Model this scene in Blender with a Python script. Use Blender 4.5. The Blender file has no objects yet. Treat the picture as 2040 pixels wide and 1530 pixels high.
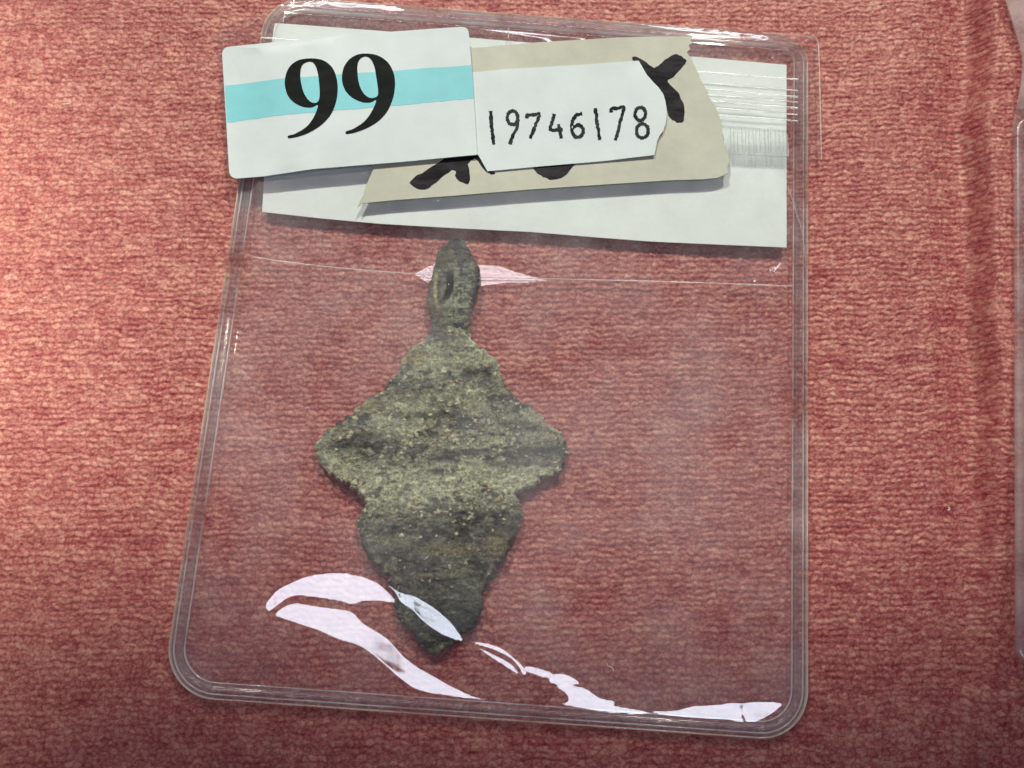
import bpy, math, random
import numpy as np
from mathutils import Vector
from mathutils.geometry import delaunay_2d_cdt

# ---------------------------------------------------------------- camera, light
# lengths below are in millimetres; MM turns them into metres
MM = 0.001
scene = bpy.context.scene
COL = scene.collection
rng = np.random.default_rng(7)
random.seed(7)

FPX, CX, CY = 2000.0, 1020.0, 765.0
TILT = math.radians(13.0)
DIST = 115.0
CAM = np.array([0.0, -DIST * math.sin(TILT), DIST * math.cos(TILT)])
FWD = np.array([0.0, math.sin(TILT), -math.cos(TILT)])
UP = np.array([0.0, math.cos(TILT), math.sin(TILT)])

cd = bpy.data.cameras.new('camera')
cam = bpy.data.objects.new('camera', cd)
COL.objects.link(cam)
cam.location = Vector(CAM) * MM
cam.rotation_euler = (TILT, 0, 0)
cd.sensor_width = 36.0
cd.lens = FPX / 2040.0 * 36.0
cd.clip_start = 0.005
cd.clip_end = 50.0
scene.camera = cam

world = bpy.data.worlds.new('World')
scene.world = world
world.use_nodes = True
bgn = world.node_tree.nodes['Background']
bgn.inputs['Color'].default_value = (1.0, 0.72, 1.0, 1)
bgn.inputs['Strength'].default_value = 0.078

scene.view_settings.view_transform = 'Standard'
scene.view_settings.look = 'None'
scene.view_settings.exposure = 0.0
scene.view_settings.gamma = 1.0
scene.cycles.use_denoising = True
scene.cycles.max_bounces = 14
scene.cycles.transparent_max_bounces = 24
scene.cycles.transmission_bounces = 10


def aim(o, target):
    d = Vector(target) - o.location
    o.rotation_euler = d.to_track_quat('-Z', 'Y').to_euler()


def area(name, loc, target, sx, sy, power, col):
    l = bpy.data.lights.new(name, 'AREA')
    l.shape = 'RECTANGLE'
    l.size, l.size_y = sx, sy
    l.energy = power
    l.color = col
    o = bpy.data.objects.new(name, l)
    COL.objects.link(o)
    o.location = loc
    aim(o, target)
    return o


def spot(name, loc, target, cone, blend, radius, power, col):
    l = bpy.data.lights.new(name, 'SPOT')
    l.spot_size = math.radians(cone)
    l.spot_blend = blend
    l.shadow_soft_size = radius
    l.energy = power
    l.color = col
    o = bpy.data.objects.new(name, l)
    COL.objects.link(o)
    o.location = loc
    aim(o, target)
    return o


def rad_to_watts(radiance, sx, sy):
    return radiance * math.pi * sx * sy


# long ceiling panel behind the viewer (seen mirrored in the wrinkles low on the sleeve)
A1 = math.radians(-19.0)
PAN1 = np.array([0.0, math.sin(A1) * 1000, math.cos(A1) * 1000])
area('ceiling_panel_lamp', tuple(PAN1 * MM), (0, 0, 0), 1.5, 0.030, rad_to_watts(12.5, 1.5, 0.030), (0.80, 0.86, 1.0))
# far panel lamp, added for the glints on the back film and top lip
A2 = math.radians(38.5)
PAN2 = np.array([0.0, math.sin(A2) * 1000, math.cos(A2) * 1000])
area('added_glint_lamp', tuple(PAN2 * MM), (0, 0, 0), 0.8, 0.026, rad_to_watts(11.0, 0.8, 0.026), (0.97, 0.93, 1.0))
# key spots from the far side; beam edges stand in for the photographer's soft shadow
A3 = math.radians(47.0)
spot('key_spot_lamp', (0.22, math.sin(A3), math.cos(A3)), (0.035, 0.211, 0), 22, 0.13, 0.010, 22.0,
     (1.0, 0.99, 0.84))
A4 = math.radians(44.0)
spot('key_spot_lamp', (-0.23, math.sin(A4), math.cos(A4)), (-0.02, 0.2030, 0), 22, 0.13, 0.010, 22.0,
     (1.0, 0.99, 0.84))
# warm spot added at the left to brighten the cloth there
spot('warm_fill_lamp', (-0.27, 0.135, 0.40), (-0.105, 0.012, 0), 15.8, 0.7, 0.018, 11.0, (1.0, 0.93, 0.74))


# ---------------------------------------------------------------- helpers
def P(px, py, z=0.0):
    """point of the place (mm) that the photograph shows at px, py when it lies at height z"""
    px = np.asarray(px, float); py = np.asarray(py, float)
    dx = (px - CX); a = FPX; b = (CY - py)
    dy = FWD[1] * a + UP[1] * b
    dz = FWD[2] * a + UP[2] * b
    t = (z - CAM[2]) / dz
    return CAM[0] + dx * t, CAM[1] + dy * t


def PP(pts, z=0.0):
    a = np.array(pts, float)
    x, y = P(a[:, 0], a[:, 1], z)
    return np.stack([x, y], 1)


def pix(x, y, z):
    rx, ry, rz = x - CAM[0], y - CAM[1], z - CAM[2]
    zc = ry * FWD[1] + rz * FWD[2]
    yc = ry * UP[1] + rz * UP[2]
    return CX + FPX * rx / zc, CY - FPX * yc / zc


def zr(pts, ox, oy, k):
    return [(ox + a / k, oy + b / k) for a, b in pts]


def catmull(pts, n=6, closed=True):
    p = np.array(pts, float)
    out = []
    N = len(p)
    rngi = range(N) if closed else range(N - 1)
    for i in rngi:
        if closed:
            p0, p1, p2, p3 = p[(i - 1) % N], p[i], p[(i + 1) % N], p[(i + 2) % N]
        else:
            p0, p1, p2, p3 = p[max(i - 1, 0)], p[i], p[i + 1], p[min(i + 2, N - 1)]
        for k in range(n):
            t = k / n
            out.append(0.5 * ((2 * p1) + (-p0 + p2) * t + (2 * p0 - 5 * p1 + 4 * p2 - p3) * t * t
                              + (-p0 + 3 * p1 - 3 * p2 + p3) * t ** 3))
    if not closed:
        out.append(p[-1])
    return np.array(out)


def inside(poly, x, y):
    poly = np.asarray(poly)
    r = np.zeros(x.shape, bool)
    j = len(poly) - 1
    for i in range(len(poly)):
        xi, yi = poly[i]; xj, yj = poly[j]
        if yi != yj:
            c = ((yi > y) != (yj > y)) & (x < (xj - xi) * (y - yi) / (yj - yi) + xi)
            r ^= c
        j = i
    return r


def sdf(poly, x, y, closed=True):
    """positive inside; also returns the nearest boundary point"""
    poly = np.asarray(poly)
    best = np.full(x.shape, 1e18)
    bx = np.zeros(x.shape); by = np.zeros(x.shape)
    N = len(poly)
    for i in range(N if closed else N - 1):
        x0, y0 = poly[i]; x1, y1 = poly[(i + 1) % N]
        dx, dy = x1 - x0, y1 - y0
        l = dx * dx + dy * dy + 1e-12
        t = np.clip(((x - x0) * dx + (y - y0) * dy) / l, 0, 1)
        qx, qy = x0 + t * dx, y0 + t * dy
        d = (x - qx) ** 2 + (y - qy) ** 2
        m = d < best
        best = np.where(m, d, best); bx = np.where(m, qx, bx); by = np.where(m, qy, by)
    d = np.sqrt(best)
    if closed:
        d = np.where(inside(poly, x, y), d, -d)
    return d, bx, by


def sstep(a, b, v):
    t = np.clip((v - a) / (b - a), 0, 1)
    return t * t * (3 - 2 * t)


def hash2(i, j, s):
    v = np.sin(i * 127.1 + j * 311.7 + s * 74.7) * 43758.5453
    return v - np.floor(v)


def vnoise(x, y, s=0):
    xi, yi = np.floor(x), np.floor(y)
    fx, fy = x - xi, y - yi
    fx = fx * fx * (3 - 2 * fx); fy = fy * fy * (3 - 2 * fy)
    a = hash2(xi, yi, s); b = hash2(xi + 1, yi, s); c = hash2(xi, yi + 1, s); d = hash2(xi + 1, yi + 1, s)
    return (a + (b - a) * fx) * (1 - fy) + (c + (d - c) * fx) * fy


def fbm(x, y, o=4, s=0):
    r = 0; a = 0.5; t = 0
    for k in range(o):
        r = r + a * vnoise(x * 2 ** k, y * 2 ** k, s + k * 17); t += a; a *= 0.55
    return r / t


def worley(x, y, s=0, jit=0.85):
    xi, yi = np.floor(x), np.floor(y)
    f1 = np.full(x.shape, 9.0); f2 = np.full(x.shape, 9.0); idv = np.zeros(x.shape)
    for di in (-1, 0, 1):
        for dj in (-1, 0, 1):
            ci, cj = xi + di, yi + dj
            cx = ci + 0.5 + (hash2(ci, cj, s) - 0.5) * jit
            cy = cj + 0.5 + (hash2(ci, cj, s + 5) - 0.5) * jit
            d = (x - cx) ** 2 + (y - cy) ** 2
            m = d < f1
            f2 = np.where(m, f1, np.minimum(f2, d))
            idv = np.where(m, hash2(ci, cj, s + 9), idv)
            f1 = np.where(m, d, f1)
    return np.sqrt(f1), np.sqrt(f2), idv


def mesh_np(name, verts, faces, mat, parent=None, smooth=True, attrs=None):
    me = bpy.data.meshes.new(name)
    v = np.asarray(verts, np.float64) * MM
    f = np.asarray(faces, np.int32)
    k = f.shape[1]
    me.vertices.add(len(v)); me.vertices.foreach_set('co', v.astype(np.float32).ravel())
    me.loops.add(f.size); me.loops.foreach_set('vertex_index', f.ravel())
    me.polygons.add(len(f))
    me.polygons.foreach_set('loop_start', np.arange(0, f.size, k, dtype=np.int32))
    me.polygons.foreach_set('loop_total', np.full(len(f), k, np.int32))
    me.update(calc_edges=True)
    me.polygons.foreach_set('use_smooth', np.full(len(f), smooth))
    for an, av in (attrs or {}).items():
        av = np.asarray(av, np.float32)
        if av.ndim == 1:
            a = me.attributes.new(an, 'FLOAT', 'POINT'); a.data.foreach_set('value', av)
        else:
            a = me.attributes.new(an, 'FLOAT_COLOR', 'POINT')
            a.data.foreach_set('color', np.concatenate([av, np.ones((len(av), 1), np.float32)], 1).ravel())
    me.materials.append(mat)
    me.validate()
    o = bpy.data.objects.new(name, me)
    COL.objects.link(o)
    if parent is not None:
        o.parent = parent
    return o


def empty(name, label, cat, group=None):
    o = bpy.data.objects.new(name, None)
    COL.objects.link(o)
    o.empty_display_size = 0.01
    tag(o, label, cat, group)
    return o


def tag(o, label=None, cat=None, group=None, kind=None):
    if label: o['label'] = label
    if cat: o['category'] = cat
    if group: o['group'] = group
    if kind: o['kind'] = kind


def cdt(rings, spacing=None, margin=None):
    """triangulate an even-odd set of rings (mm); returns pts, tris, ring index lists"""
    pts = []; edges = []
    for r in rings:
        b = len(pts)
        pts += [Vector((float(p[0]), float(p[1]))) for p in r]
        edges += [(b + i, b + (i + 1) % len(r)) for i in range(len(r))]
    if spacing:
        R = np.concatenate([np.asarray(r) for r in rings])
        xs = np.arange(R[:, 0].min(), R[:, 0].max(), spacing)
        ys = np.arange(R[:, 1].min(), R[:, 1].max(), spacing)
        gx, gy = np.meshgrid(xs, ys); gx, gy = gx.ravel(), gy.ravel()
        ok = np.zeros(gx.shape, bool)
        dm = np.full(gx.shape, 1e9)
        for r in rings:
            ok ^= inside(r, gx, gy)
            dm = np.minimum(dm, np.abs(sdf(r, gx, gy)[0]))
        ok &= dm > (margin or spacing * 0.35)
        pts += [Vector((float(a), float(b))) for a, b in zip(gx[ok], gy[ok])]
    res = delaunay_2d_cdt(pts, edges, [], 0, 1e-6)
    v = np.array([[p.x, p.y] for p in res[0]])
    t = np.array([list(f) for f in res[2] if len(f) == 3])
    c = v[t].mean(1)
    ok = np.zeros(len(t), bool)
    for r in rings:
        ok ^= inside(r, c[:, 0], c[:, 1])
    t = t[ok]
    a = v[t]
    ar = (a[:, 1, 0] - a[:, 0, 0]) * (a[:, 2, 1] - a[:, 0, 1]) - (a[:, 2, 0] - a[:, 0, 0]) * (a[:, 1, 1] - a[:, 0, 1])
    t[ar < 0] = t[ar < 0][:, ::-1]
    return v, t


def solid(name, rings, zfun, thick, mat, parent=None, spacing=None, smooth=True, attrs=None):
    """closed sheet of real thickness: top at zfun(x,y), sides and underside"""
    v, t = cdt(rings, spacing)
    z = zfun(v[:, 0], v[:, 1]) if callable(zfun) else np.full(len(v), float(zfun))
    n = len(v)
    top = np.column_stack([v, z]); bot = np.column_stack([v, z - thick])
    e = np.concatenate([t[:, [0, 1]], t[:, [1, 2]], t[:, [2, 0]]])
    key = {}
    for a, b in e.tolist():
        key[(a, b)] = 1
    side = [(a, b) for (a, b) in key if (b, a) not in key]
    # duplicate the rim so that the edge stays crisp under smooth shading
    rid = {}
    ex = []
    for a, b in side:
        for q in (a, b):
            if q not in rid:
                rid[q] = 2 * n + len(ex)
                ex += [top[q], bot[q]]
    tris = t.tolist() + (t[:, ::-1] + n).tolist()
    for a, b in side:
        A, B = rid[a], rid[b]
        tris += [(A, A + 1, B + 1), (A, B + 1, B)]
    V = np.concatenate([top, bot] + ([np.array(ex)] if ex else []))
    return mesh_np(name, V, np.array(tris), mat, parent, smooth)


# ---------------------------------------------------------------- materials
def new_mat(name):
    m = bpy.data.materials.new(name); m.use_nodes = True
    nt = m.node_tree; nt.nodes.clear()
    return m, nt


class NT:
    def __init__(s, nt): s.nt = nt
    def n(s, t, **kw):
        x = s.nt.nodes.new(t)
        for k, v in kw.items():
            if k.startswith('i_'):
                x.inputs[k[2:].replace('_', ' ')].default_value = v
            else: setattr(x, k, v)
        return x
    def l(s, a, b): s.nt.links.new(a, b)
    def math(s, op, a, b=None, clamp=False):
        x = s.n('ShaderNodeMath', operation=op); x.use_clamp = clamp
        for i, v in enumerate((a, b)):
            if v is None: continue
            if isinstance(v, (int, float)): x.inputs[i].default_value = v
            else: s.l(v, x.inputs[i])
        return x.outputs[0]
    def noise(s, scale, detail=3, vec=None, rough=0.5):
        x = s.n('ShaderNodeTexNoise'); x.inputs['Scale'].default_value = scale
        x.inputs['Detail'].default_value = detail; x.inputs['Roughness'].default_value = rough
        if vec is not None: s.l(vec, x.inputs['Vector'])
        return x.outputs['Fac']
    def ramp(s, fac, stops):
        x = s.n('ShaderNodeValToRGB'); s.l(fac, x.inputs[0])
        el = x.color_ramp.elements
        while len(el) < len(stops): el.new(0.5)
        for e, (p, c) in zip(el, stops):
            e.position = p
            e.color = c if len(c) == 4 else (*c, 1)
        return x.outputs[0]
    def mix(s, fac, a, b, bt='MIX'):
        x = s.n('ShaderNodeMixRGB', blend_type=bt)
        for i, v in enumerate((fac, a, b)):
            if isinstance(v, (int, float)): x.inputs[i].default_value = v
            elif isinstance(v, tuple): x.inputs[i].default_value = (*v, 1)
            else: s.l(v, x.inputs[i])
        return x.outputs[0]


def coords(k):
    tc = k.n('ShaderNodeTexCoord')
    return tc.outputs['Object']


def film_material(name, refl=0.10, rough=0.025, haze=0.05, tint=(0.95, 0.95, 0.95), hazecol=(0.85, 0.84, 0.88), specks=1.0,
                  bump=0.0):
    m, nt = new_mat(name); k = NT(nt)
    out = k.n('ShaderNodeOutputMaterial')
    geo = k.n('ShaderNodeNewGeometry')
    dot = k.n('ShaderNodeVectorMath', operation='DOT_PRODUCT')
    k.l(geo.outputs['Incoming'], dot.inputs[0]); k.l(geo.outputs['Normal'], dot.inputs[1])
    c = k.math('ABSOLUTE', dot.outputs['Value'])
    om = k.math('SUBTRACT', 1.0, c, True)
    p5 = k.math('POWER', om, 5.0)
    R = k.math('ADD', k.math('MULTIPLY', p5, 1 - refl), refl, True)
    tr = k.n('ShaderNodeBsdfTransparent'); tr.inputs[0].default_value = (*tint, 1)
    gl = k.n('ShaderNodeBsdfGlossy'); gl.inputs['Roughness'].default_value = rough
    gl.inputs['Color'].default_value = (1, 1, 1, 1)
    df = k.n('ShaderNodeBsdfDiffuse'); df.inputs[0].default_value = (*hazecol, 1)
    vec = coords(k)
    if bump:
        bm = k.n('ShaderNodeBump'); bm.inputs['Strength'].default_value = 1.0
        bm.inputs['Distance'].default_value = bump
        k.l(k.noise(420, 3, vec), bm.inputs['Height']); k.l(bm.outputs[0], gl.inputs['Normal'])
    # dusty film: cloudy haze, specks, hair scratches
    cloud = k.noise(75, 6, vec, 0.68)
    cl = k.math('MULTIPLY', k.math('SUBTRACT', cloud, 0.36, True), haze * 5.0)
    vo = k.n('ShaderNodeTexVoronoi'); vo.inputs['Scale'].default_value = 330
    k.l(vo.outputs['Distance'], vo.inputs[0]) if False else None
    k.l(vec, vo.inputs['Vector'])
    sp = k.math('MULTIPLY', k.math('LESS_THAN', vo.outputs['Distance'], 0.055), 0.25 * specks)
    gate = k.math('GREATER_THAN', k.noise(130, 2, vec), 0.60)
    sp = k.math('MULTIPLY', sp, gate)
    mp = k.n('ShaderNodeMapping'); k.l(vec, mp.inputs[0])
    mp.inputs['Rotation'].default_value = (0, 0, 0.35); mp.inputs['Scale'].default_value = (1, 0.07, 1)
    sc = k.noise(2400, 2, mp.outputs[0])
    sc = k.math('MULTIPLY', k.math('GREATER_THAN', sc, 0.70), k.math('MULTIPLY', k.math('GREATER_THAN', k.noise(200, 2, vec), 0.56), 0.07 * specks))
    h = k.math('ADD', k.math('ADD', cl, sp), sc, True)
    m1 = k.n('ShaderNodeMixShader'); k.l(h, m1.inputs[0]); k.l(tr.outputs[0], m1.inputs[1]); k.l(df.outputs[0], m1.inputs[2])
    m2 = k.n('ShaderNodeMixShader'); k.l(R, m2.inputs[0]); k.l(m1.outputs[0], m2.inputs[1]); k.l(gl.outputs[0], m2.inputs[2])
    k.l(m2.outputs[0], out.inputs[0])
    return m


def vinyl_material(name, col=(0.93, 0.91, 0.86), rough=0.06, clear=0.82):
    """welded bead of clear soft vinyl: refracting, part of the light goes straight through"""
    m, nt = new_mat(name); k = NT(nt)
    out = k.n('ShaderNodeOutputMaterial')
    b = k.n('ShaderNodeBsdfPrincipled')
    b.inputs['Base Color'].default_value = (*col, 1)
    b.inputs['Transmission Weight'].default_value = 1.0
    b.inputs['Roughness'].default_value = rough
    b.inputs['IOR'].default_value = 1.47
    vec = coords(k)
    bm = k.n('ShaderNodeBump'); bm.inputs['Strength'].default_value = 0.5; bm.inputs['Distance'].default_value = 0.0001
    k.l(k.noise(500, 3, vec), bm.inputs['Height']); k.l(bm.outputs[0], b.inputs['Normal'])
    tr = k.n('ShaderNodeBsdfTransparent'); tr.inputs[0].default_value = (0.93, 0.9, 0.88, 1)
    df = k.n('ShaderNodeBsdfDiffuse'); df.inputs[0].default_value = (*col, 1)
    m1 = k.n('ShaderNodeMixShader'); m1.inputs[0].default_value = clear
    k.l(b.outputs[0], m1.inputs[1]); k.l(tr.outputs[0], m1.inputs[2])
    m2 = k.n('ShaderNodeMixShader'); m2.inputs[0].default_value = 0.05
    k.l(m1.outputs[0], m2.inputs[1]); k.l(df.outputs[0], m2.inputs[2])
    k.l(m2.outputs[0], out.inputs[0])
    return m


def paper_material(name, col, var=0.05, rough=0.6, scale=250, spots=None, spec=0.3, bump=2e-5):
    m, nt = new_mat(name); k = NT(nt)
    out = k.n('ShaderNodeOutputMaterial')
    b = k.n('ShaderNodeBsdfPrincipled'); b.inputs['Roughness'].default_value = rough
    b.inputs['Specular IOR Level'].default_value = spec
    vec = coords(k)
    dark = tuple(c * (1 - var * 2.2) for c in col); lite = tuple(min(1, c * (1 + var)) for c in col)
    base = k.ramp(k.noise(scale, 5, vec, 0.65), [(0.3, dark), (0.7, lite)])
    blotch = k.ramp(k.noise(60, 3, vec), [(0.35, (0.93, 0.93, 0.93)), (0.65, (1, 1, 1))])
    base = k.mix(1.0, base, blotch, 'MULTIPLY')
    if spots:
        vo = k.n('ShaderNodeTexVoronoi'); vo.inputs['Scale'].default_value = spots
        k.l(vec, vo.inputs['Vector'])
        f = k.math('MULTIPLY', k.math('LESS_THAN', vo.outputs['Distance'], 0.05), 0.35)
        base = k.mix(f, base, tuple(c * 0.35 for c in col))
    k.l(base, b.inputs['Base Color'])
    bm = k.n('ShaderNodeBump'); bm.inputs['Strength'].default_value = 0.6; bm.inputs['Distance'].default_value = bump
    k.l(k.noise(1500, 3, vec), bm.inputs['Height']); k.l(bm.outputs[0], b.inputs['Normal'])
    k.l(b.outputs[0], out.inputs[0])
    return m


def ink_material(name, col, rough=0.4, streak=0.0):
    m, nt = new_mat(name); k = NT(nt)
    out = k.n('ShaderNodeOutputMaterial')
    b = k.n('ShaderNodeBsdfPrincipled'); b.inputs['Roughness'].default_value = rough
    b.inputs['Specular IOR Level'].default_value = 0.15
    vec = coords(k)
    mp = k.n('ShaderNodeMapping'); k.l(vec, mp.inputs[0]); mp.inputs['Scale'].default_value = (0.35, 1, 1)
    mp.inputs['Rotation'].default_value = (0, 0, 0.4)
    lite = tuple(c + streak for c in col)
    k.l(k.ramp(k.noise(700, 5, mp.outputs[0], 0.7), [(0.4, col), (0.72, lite)]), b.inputs['Base Color'])
    k.l(b.outputs[0], out.inputs[0])
    return m


def cloth_material():
    m, nt = new_mat('red_knit_cloth'); k = NT(nt)
    out = k.n('ShaderNodeOutputMaterial')
    b = k.n('ShaderNodeBsdfPrincipled')
    at = k.n('ShaderNodeAttribute', attribute_name='tuft')
    vec = coords(k)
    base = k.ramp(at.outputs['Fac'], [(0.0, (0.13, 0.009, 0.018)), (0.30, (0.25, 0.024, 0.038)), (0.55, (0.355, 0.070, 0.074)), (1.0, (0.58, 0.255, 0.19))])
    mp = k.n('ShaderNodeMapping'); k.l(vec, mp.inputs[0])
    mp.inputs['Rotation'].default_value = (0, 0, 0.5); mp.inputs['Scale'].default_value = (0.45, 1.15, 1)
    fib = k.noise(2100, 4, mp.outputs[0], 0.7)
    base = k.mix(1.0, base, k.ramp(fib, [(0.3, (0.72, 0.70, 0.70)), (0.7, (1.12, 1.15, 1.15))]), 'MULTIPLY')
    k.l(base, b.inputs['Base Color'])
    b.inputs['Roughness'].default_value = 0.62
    b.inputs['Specular IOR Level'].default_value = 0.08
    b.inputs['Specular Tint'].default_value = (1.0, 0.80, 0.74, 1)
    b.inputs['Sheen Weight'].default_value = 0.0
    b.inputs['Sheen Roughness'].default_value = 0.6
    b.inputs['Sheen Tint'].default_value = (1.0, 0.70, 0.62, 1)
    bm = k.n('ShaderNodeBump'); bm.inputs['Strength'].default_value = 0.7; bm.inputs['Distance'].default_value = 1.2e-4
    k.l(fib, bm.inputs['Height']); k.l(bm.outputs[0], b.inputs['Normal'])
    # lustre of the synthetic yarn
    gl = k.n('ShaderNodeBsdfGlossy'); gl.inputs['Roughness'].default_value = 0.62
    gl.inputs['Color'].default_value = (1.0, 0.78, 0.68, 1); k.l(bm.outputs[0], gl.inputs['Normal'])
    ms = k.n('ShaderNodeMixShader'); k.l(k.math('ADD', k.math('MULTIPLY', at.outputs['Fac'], 0.15), 0.0), ms.inputs[0])
    k.l(b.outputs[0], ms.inputs[1]); k.l(gl.outputs[0], ms.inputs[2])
    k.l(ms.outputs[0], out.inputs[0])
    return m


def bronze_material():
    m, nt = new_mat('corroded_bronze'); k = NT(nt)
    out = k.n('ShaderNodeOutputMaterial')
    b = k.n('ShaderNodeBsdfPrincipled')
    at = k.n('ShaderNodeAttribute', attribute_name='patina_shade')
    vec = coords(k)
    f = k.noise(1500, 5, vec, 0.75)
    base = k.mix(1.0, at.outputs['Color'], k.ramp(f, [(0.32, (0.50, 0.50, 0.50)), (0.68, (1.45, 1.45, 1.4))]), 'MULTIPLY')
    k.l(base, b.inputs['Base Color'])
    b.inputs['Roughness'].default_value = 0.72
    b.inputs['Specular IOR Level'].default_value = 0.35
    bm = k.n('ShaderNodeBump'); bm.inputs['Strength'].default_value = 1.0; bm.inputs['Distance'].default_value = 2.0e-4
    k.l(f, bm.inputs['Height']); k.l(bm.outputs[0], b.inputs['Normal'])
    k.l(b.outputs[0], out.inputs[0])
    return m


M_FILM = film_material('clear_front_film', refl=0.065, haze=0.088, rough=0.035, tint=(1, 1, 1))
M_BACK = film_material('clear_back_film', refl=0.065, haze=0.02, rough=0.045, tint=(1, 1, 1))
M_RIM = film_material('welded_vinyl', refl=0.09, haze=0.03, rough=0.10, specks=0.0, tint=(0.985, 0.98, 0.98))
M_RIDGE = film_material('weld_ridge_vinyl', refl=0.10, haze=0.48, rough=0.15, specks=0.0, tint=(0.97, 0.96, 0.95))
M_EDGE = film_material('cut_vinyl_edge', refl=0.10, haze=0.42, rough=0.2, specks=0.0, tint=(0.95, 0.94, 0.91), hazecol=(0.88, 0.84, 0.72))
M_ZIP = film_material('zip_vinyl', refl=0.20, haze=0.14, rough=0.30, specks=0.0, tint=(0.99, 0.99, 0.99))
M_CRIMP = film_material('crimped_zip_vinyl', refl=0.08, haze=0.30, rough=0.3, specks=0.0, tint=(0.95, 0.96, 0.96), hazecol=(0.55, 0.57, 0.57))
M_PAPER = paper_material('white_paper', (0.80, 0.875, 0.845), 0.025, spots=180)
M_STICK = paper_material('white_label_paper', (0.69, 0.765, 0.775), 0.03, rough=0.5)
M_TAPE = paper_material('beige_masking_tape', (0.575, 0.58, 0.485), 0.05, rough=0.7, spots=150, bump=4e-5)
M_TEAL = paper_material('turquoise_print', (0.25, 0.68, 0.74), 0.04, rough=0.5)
M_INK = ink_material('black_print', (0.004, 0.006, 0.006), 0.75, 0.010)
M_STAMP = ink_material('stamped_ink', (0.006, 0.012, 0.014), 0.75, 0.05)
M_MARK = ink_material('marker_ink', (0.008, 0.006, 0.010), 0.7, 0.04)
M_CLOTH = cloth_material()
M_BRONZE = bronze_material()


# ---------------------------------------------------------------- tablecloth
def axis(lo, hi, step, far):
    a = list(np.arange(lo, hi, step))
    s = step; v = a[-1]
    while v < far:
        s *= 1.18; v += s; a.append(v)
    s = step; v = a[0]; pre = []
    while v > -far:
        s *= 1.18; v -= s; pre.append(v)
    return np.array(pre[::-1] + a)


xs = axis(-74, 74, 0.125, 420)
ys = axis(-50, 62, 0.125, 420)
GX, GY = np.meshgrid(xs, ys)
wx = GX + 0.9 * (fbm(GX * 0.20, GY * 0.20, 2, 3) - 0.5) + 0.12 * (vnoise(GX * 1.3, GY * 1.3, 5) - 0.5)
wy = GY + 0.8 * (fbm(GX * 0.12, GY * 0.14, 2, 8) - 0.5) + 0.14 * (vnoise(GX * 1.3, GY * 1.3, 6) - 0.5) - GX * 0.012
ca, sa = math.cos(math.radians(-14)), math.sin(math.radians(-14))
# tufts lie in rows, each leaning a little
PY_, PX_ = 0.70, 0.86
row = np.floor(wy / PY_)
u = (wx + 0.45 * wy + 0.5 * PX_ * (row % 2)) / PX_
wv = wy / PY_ + 0.45 * (vnoise(wx * 0.9, wy * 0.5, 15) - 0.5) + 0.35 * (vnoise(wx * 2.0, wy * 1.4, 16) - 0.5)
f1, f2, cid = worley(u, wv, 11, 0.85)
edge = f2 - f1
fine1, fine2, fid = worley(wx * 2.1 + 7, wy * 2.9, 31, 0.9)
dome = np.clip(1 - (f1 / 0.78) ** 2, 0, 1)
big = fbm(GX * 0.16, GY * 0.55, 3, 21)
h = 0.070 * dome * (0.5 + 0.8 * cid) + 0.045 * sstep(0, 0.16, edge) + 0.035 * (1 - fine1) * (0.4 + fid) \
    + 0.03 * np.sin(wv * 2 * np.pi) + 0.08 * (fbm(GX * 0.5, GY * 1.15, 3, 44) - 0.5) + 0.14 * (big - 0.5)
PXc, PYc = pix(GX, GY, 0 * GX)
# gentle fold running down the right side: a swell, then a step down
fx = PXc + 14 * np.sin(PYc / 210.0) + 20 * (vnoise(PYc / 130.0, 0 * PYc, 2) - 0.5)
fold = 0.5 * sstep(1640, 1840, fx) - 0.6 * sstep(1840, 1926, fx) + 2.9 * sstep(1924, 1975, fx)
fold *= (0.35 + 0.65 * sstep(1350, 700, PYc))
h = h + fold - 0.38
tuft = np.clip(0.25 + 0.24 * cid + 0.21 * (fid - 0.4) + 0.26 * (fbm(GX * 0.22, GY * 1.0, 3, 61) - 0.5)
               + 0.30 * sstep(0.02, 0.26, edge) * sstep(0.02, 0.14, fine2 - fine1) + 0.02, 0, 1)
ny, nx = GX.shape
V = np.column_stack([GX.ravel(), GY.ravel(), h.ravel()])
ii = (np.arange(ny - 1)[:, None] * nx + np.arange(nx - 1)[None, :]).ravel()
F = np.column_stack([ii, ii + 1, ii + nx + 1, ii + nx])
cloth = mesh_np('tablecloth', V, F, M_CLOTH, attrs={'tuft': tuft.ravel()})
tag(cloth, 'dusty red knitted cloth spread under the plastic sleeves', None, None, 'structure')

# ---------------------------------------------------------------- plastic sleeve
# outline corners of the welded rim as they lie on the cloth (photo pixels -> mm)
ZR = 1.0
LX = lambda y: 470 - (y - 400) * 0.154
TY = lambda x: 63 - (1535 - x) * 0.0745
BY = lambda x: 1475 - (1540 - x) * 0.0721
tl = (530, TY(530)); tr_ = (1612, TY(1612)); br = (1612, BY(1612)); bl = (LX(1388), 1388)
quad = PP([tl, tr_, br, bl], ZR)


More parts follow.
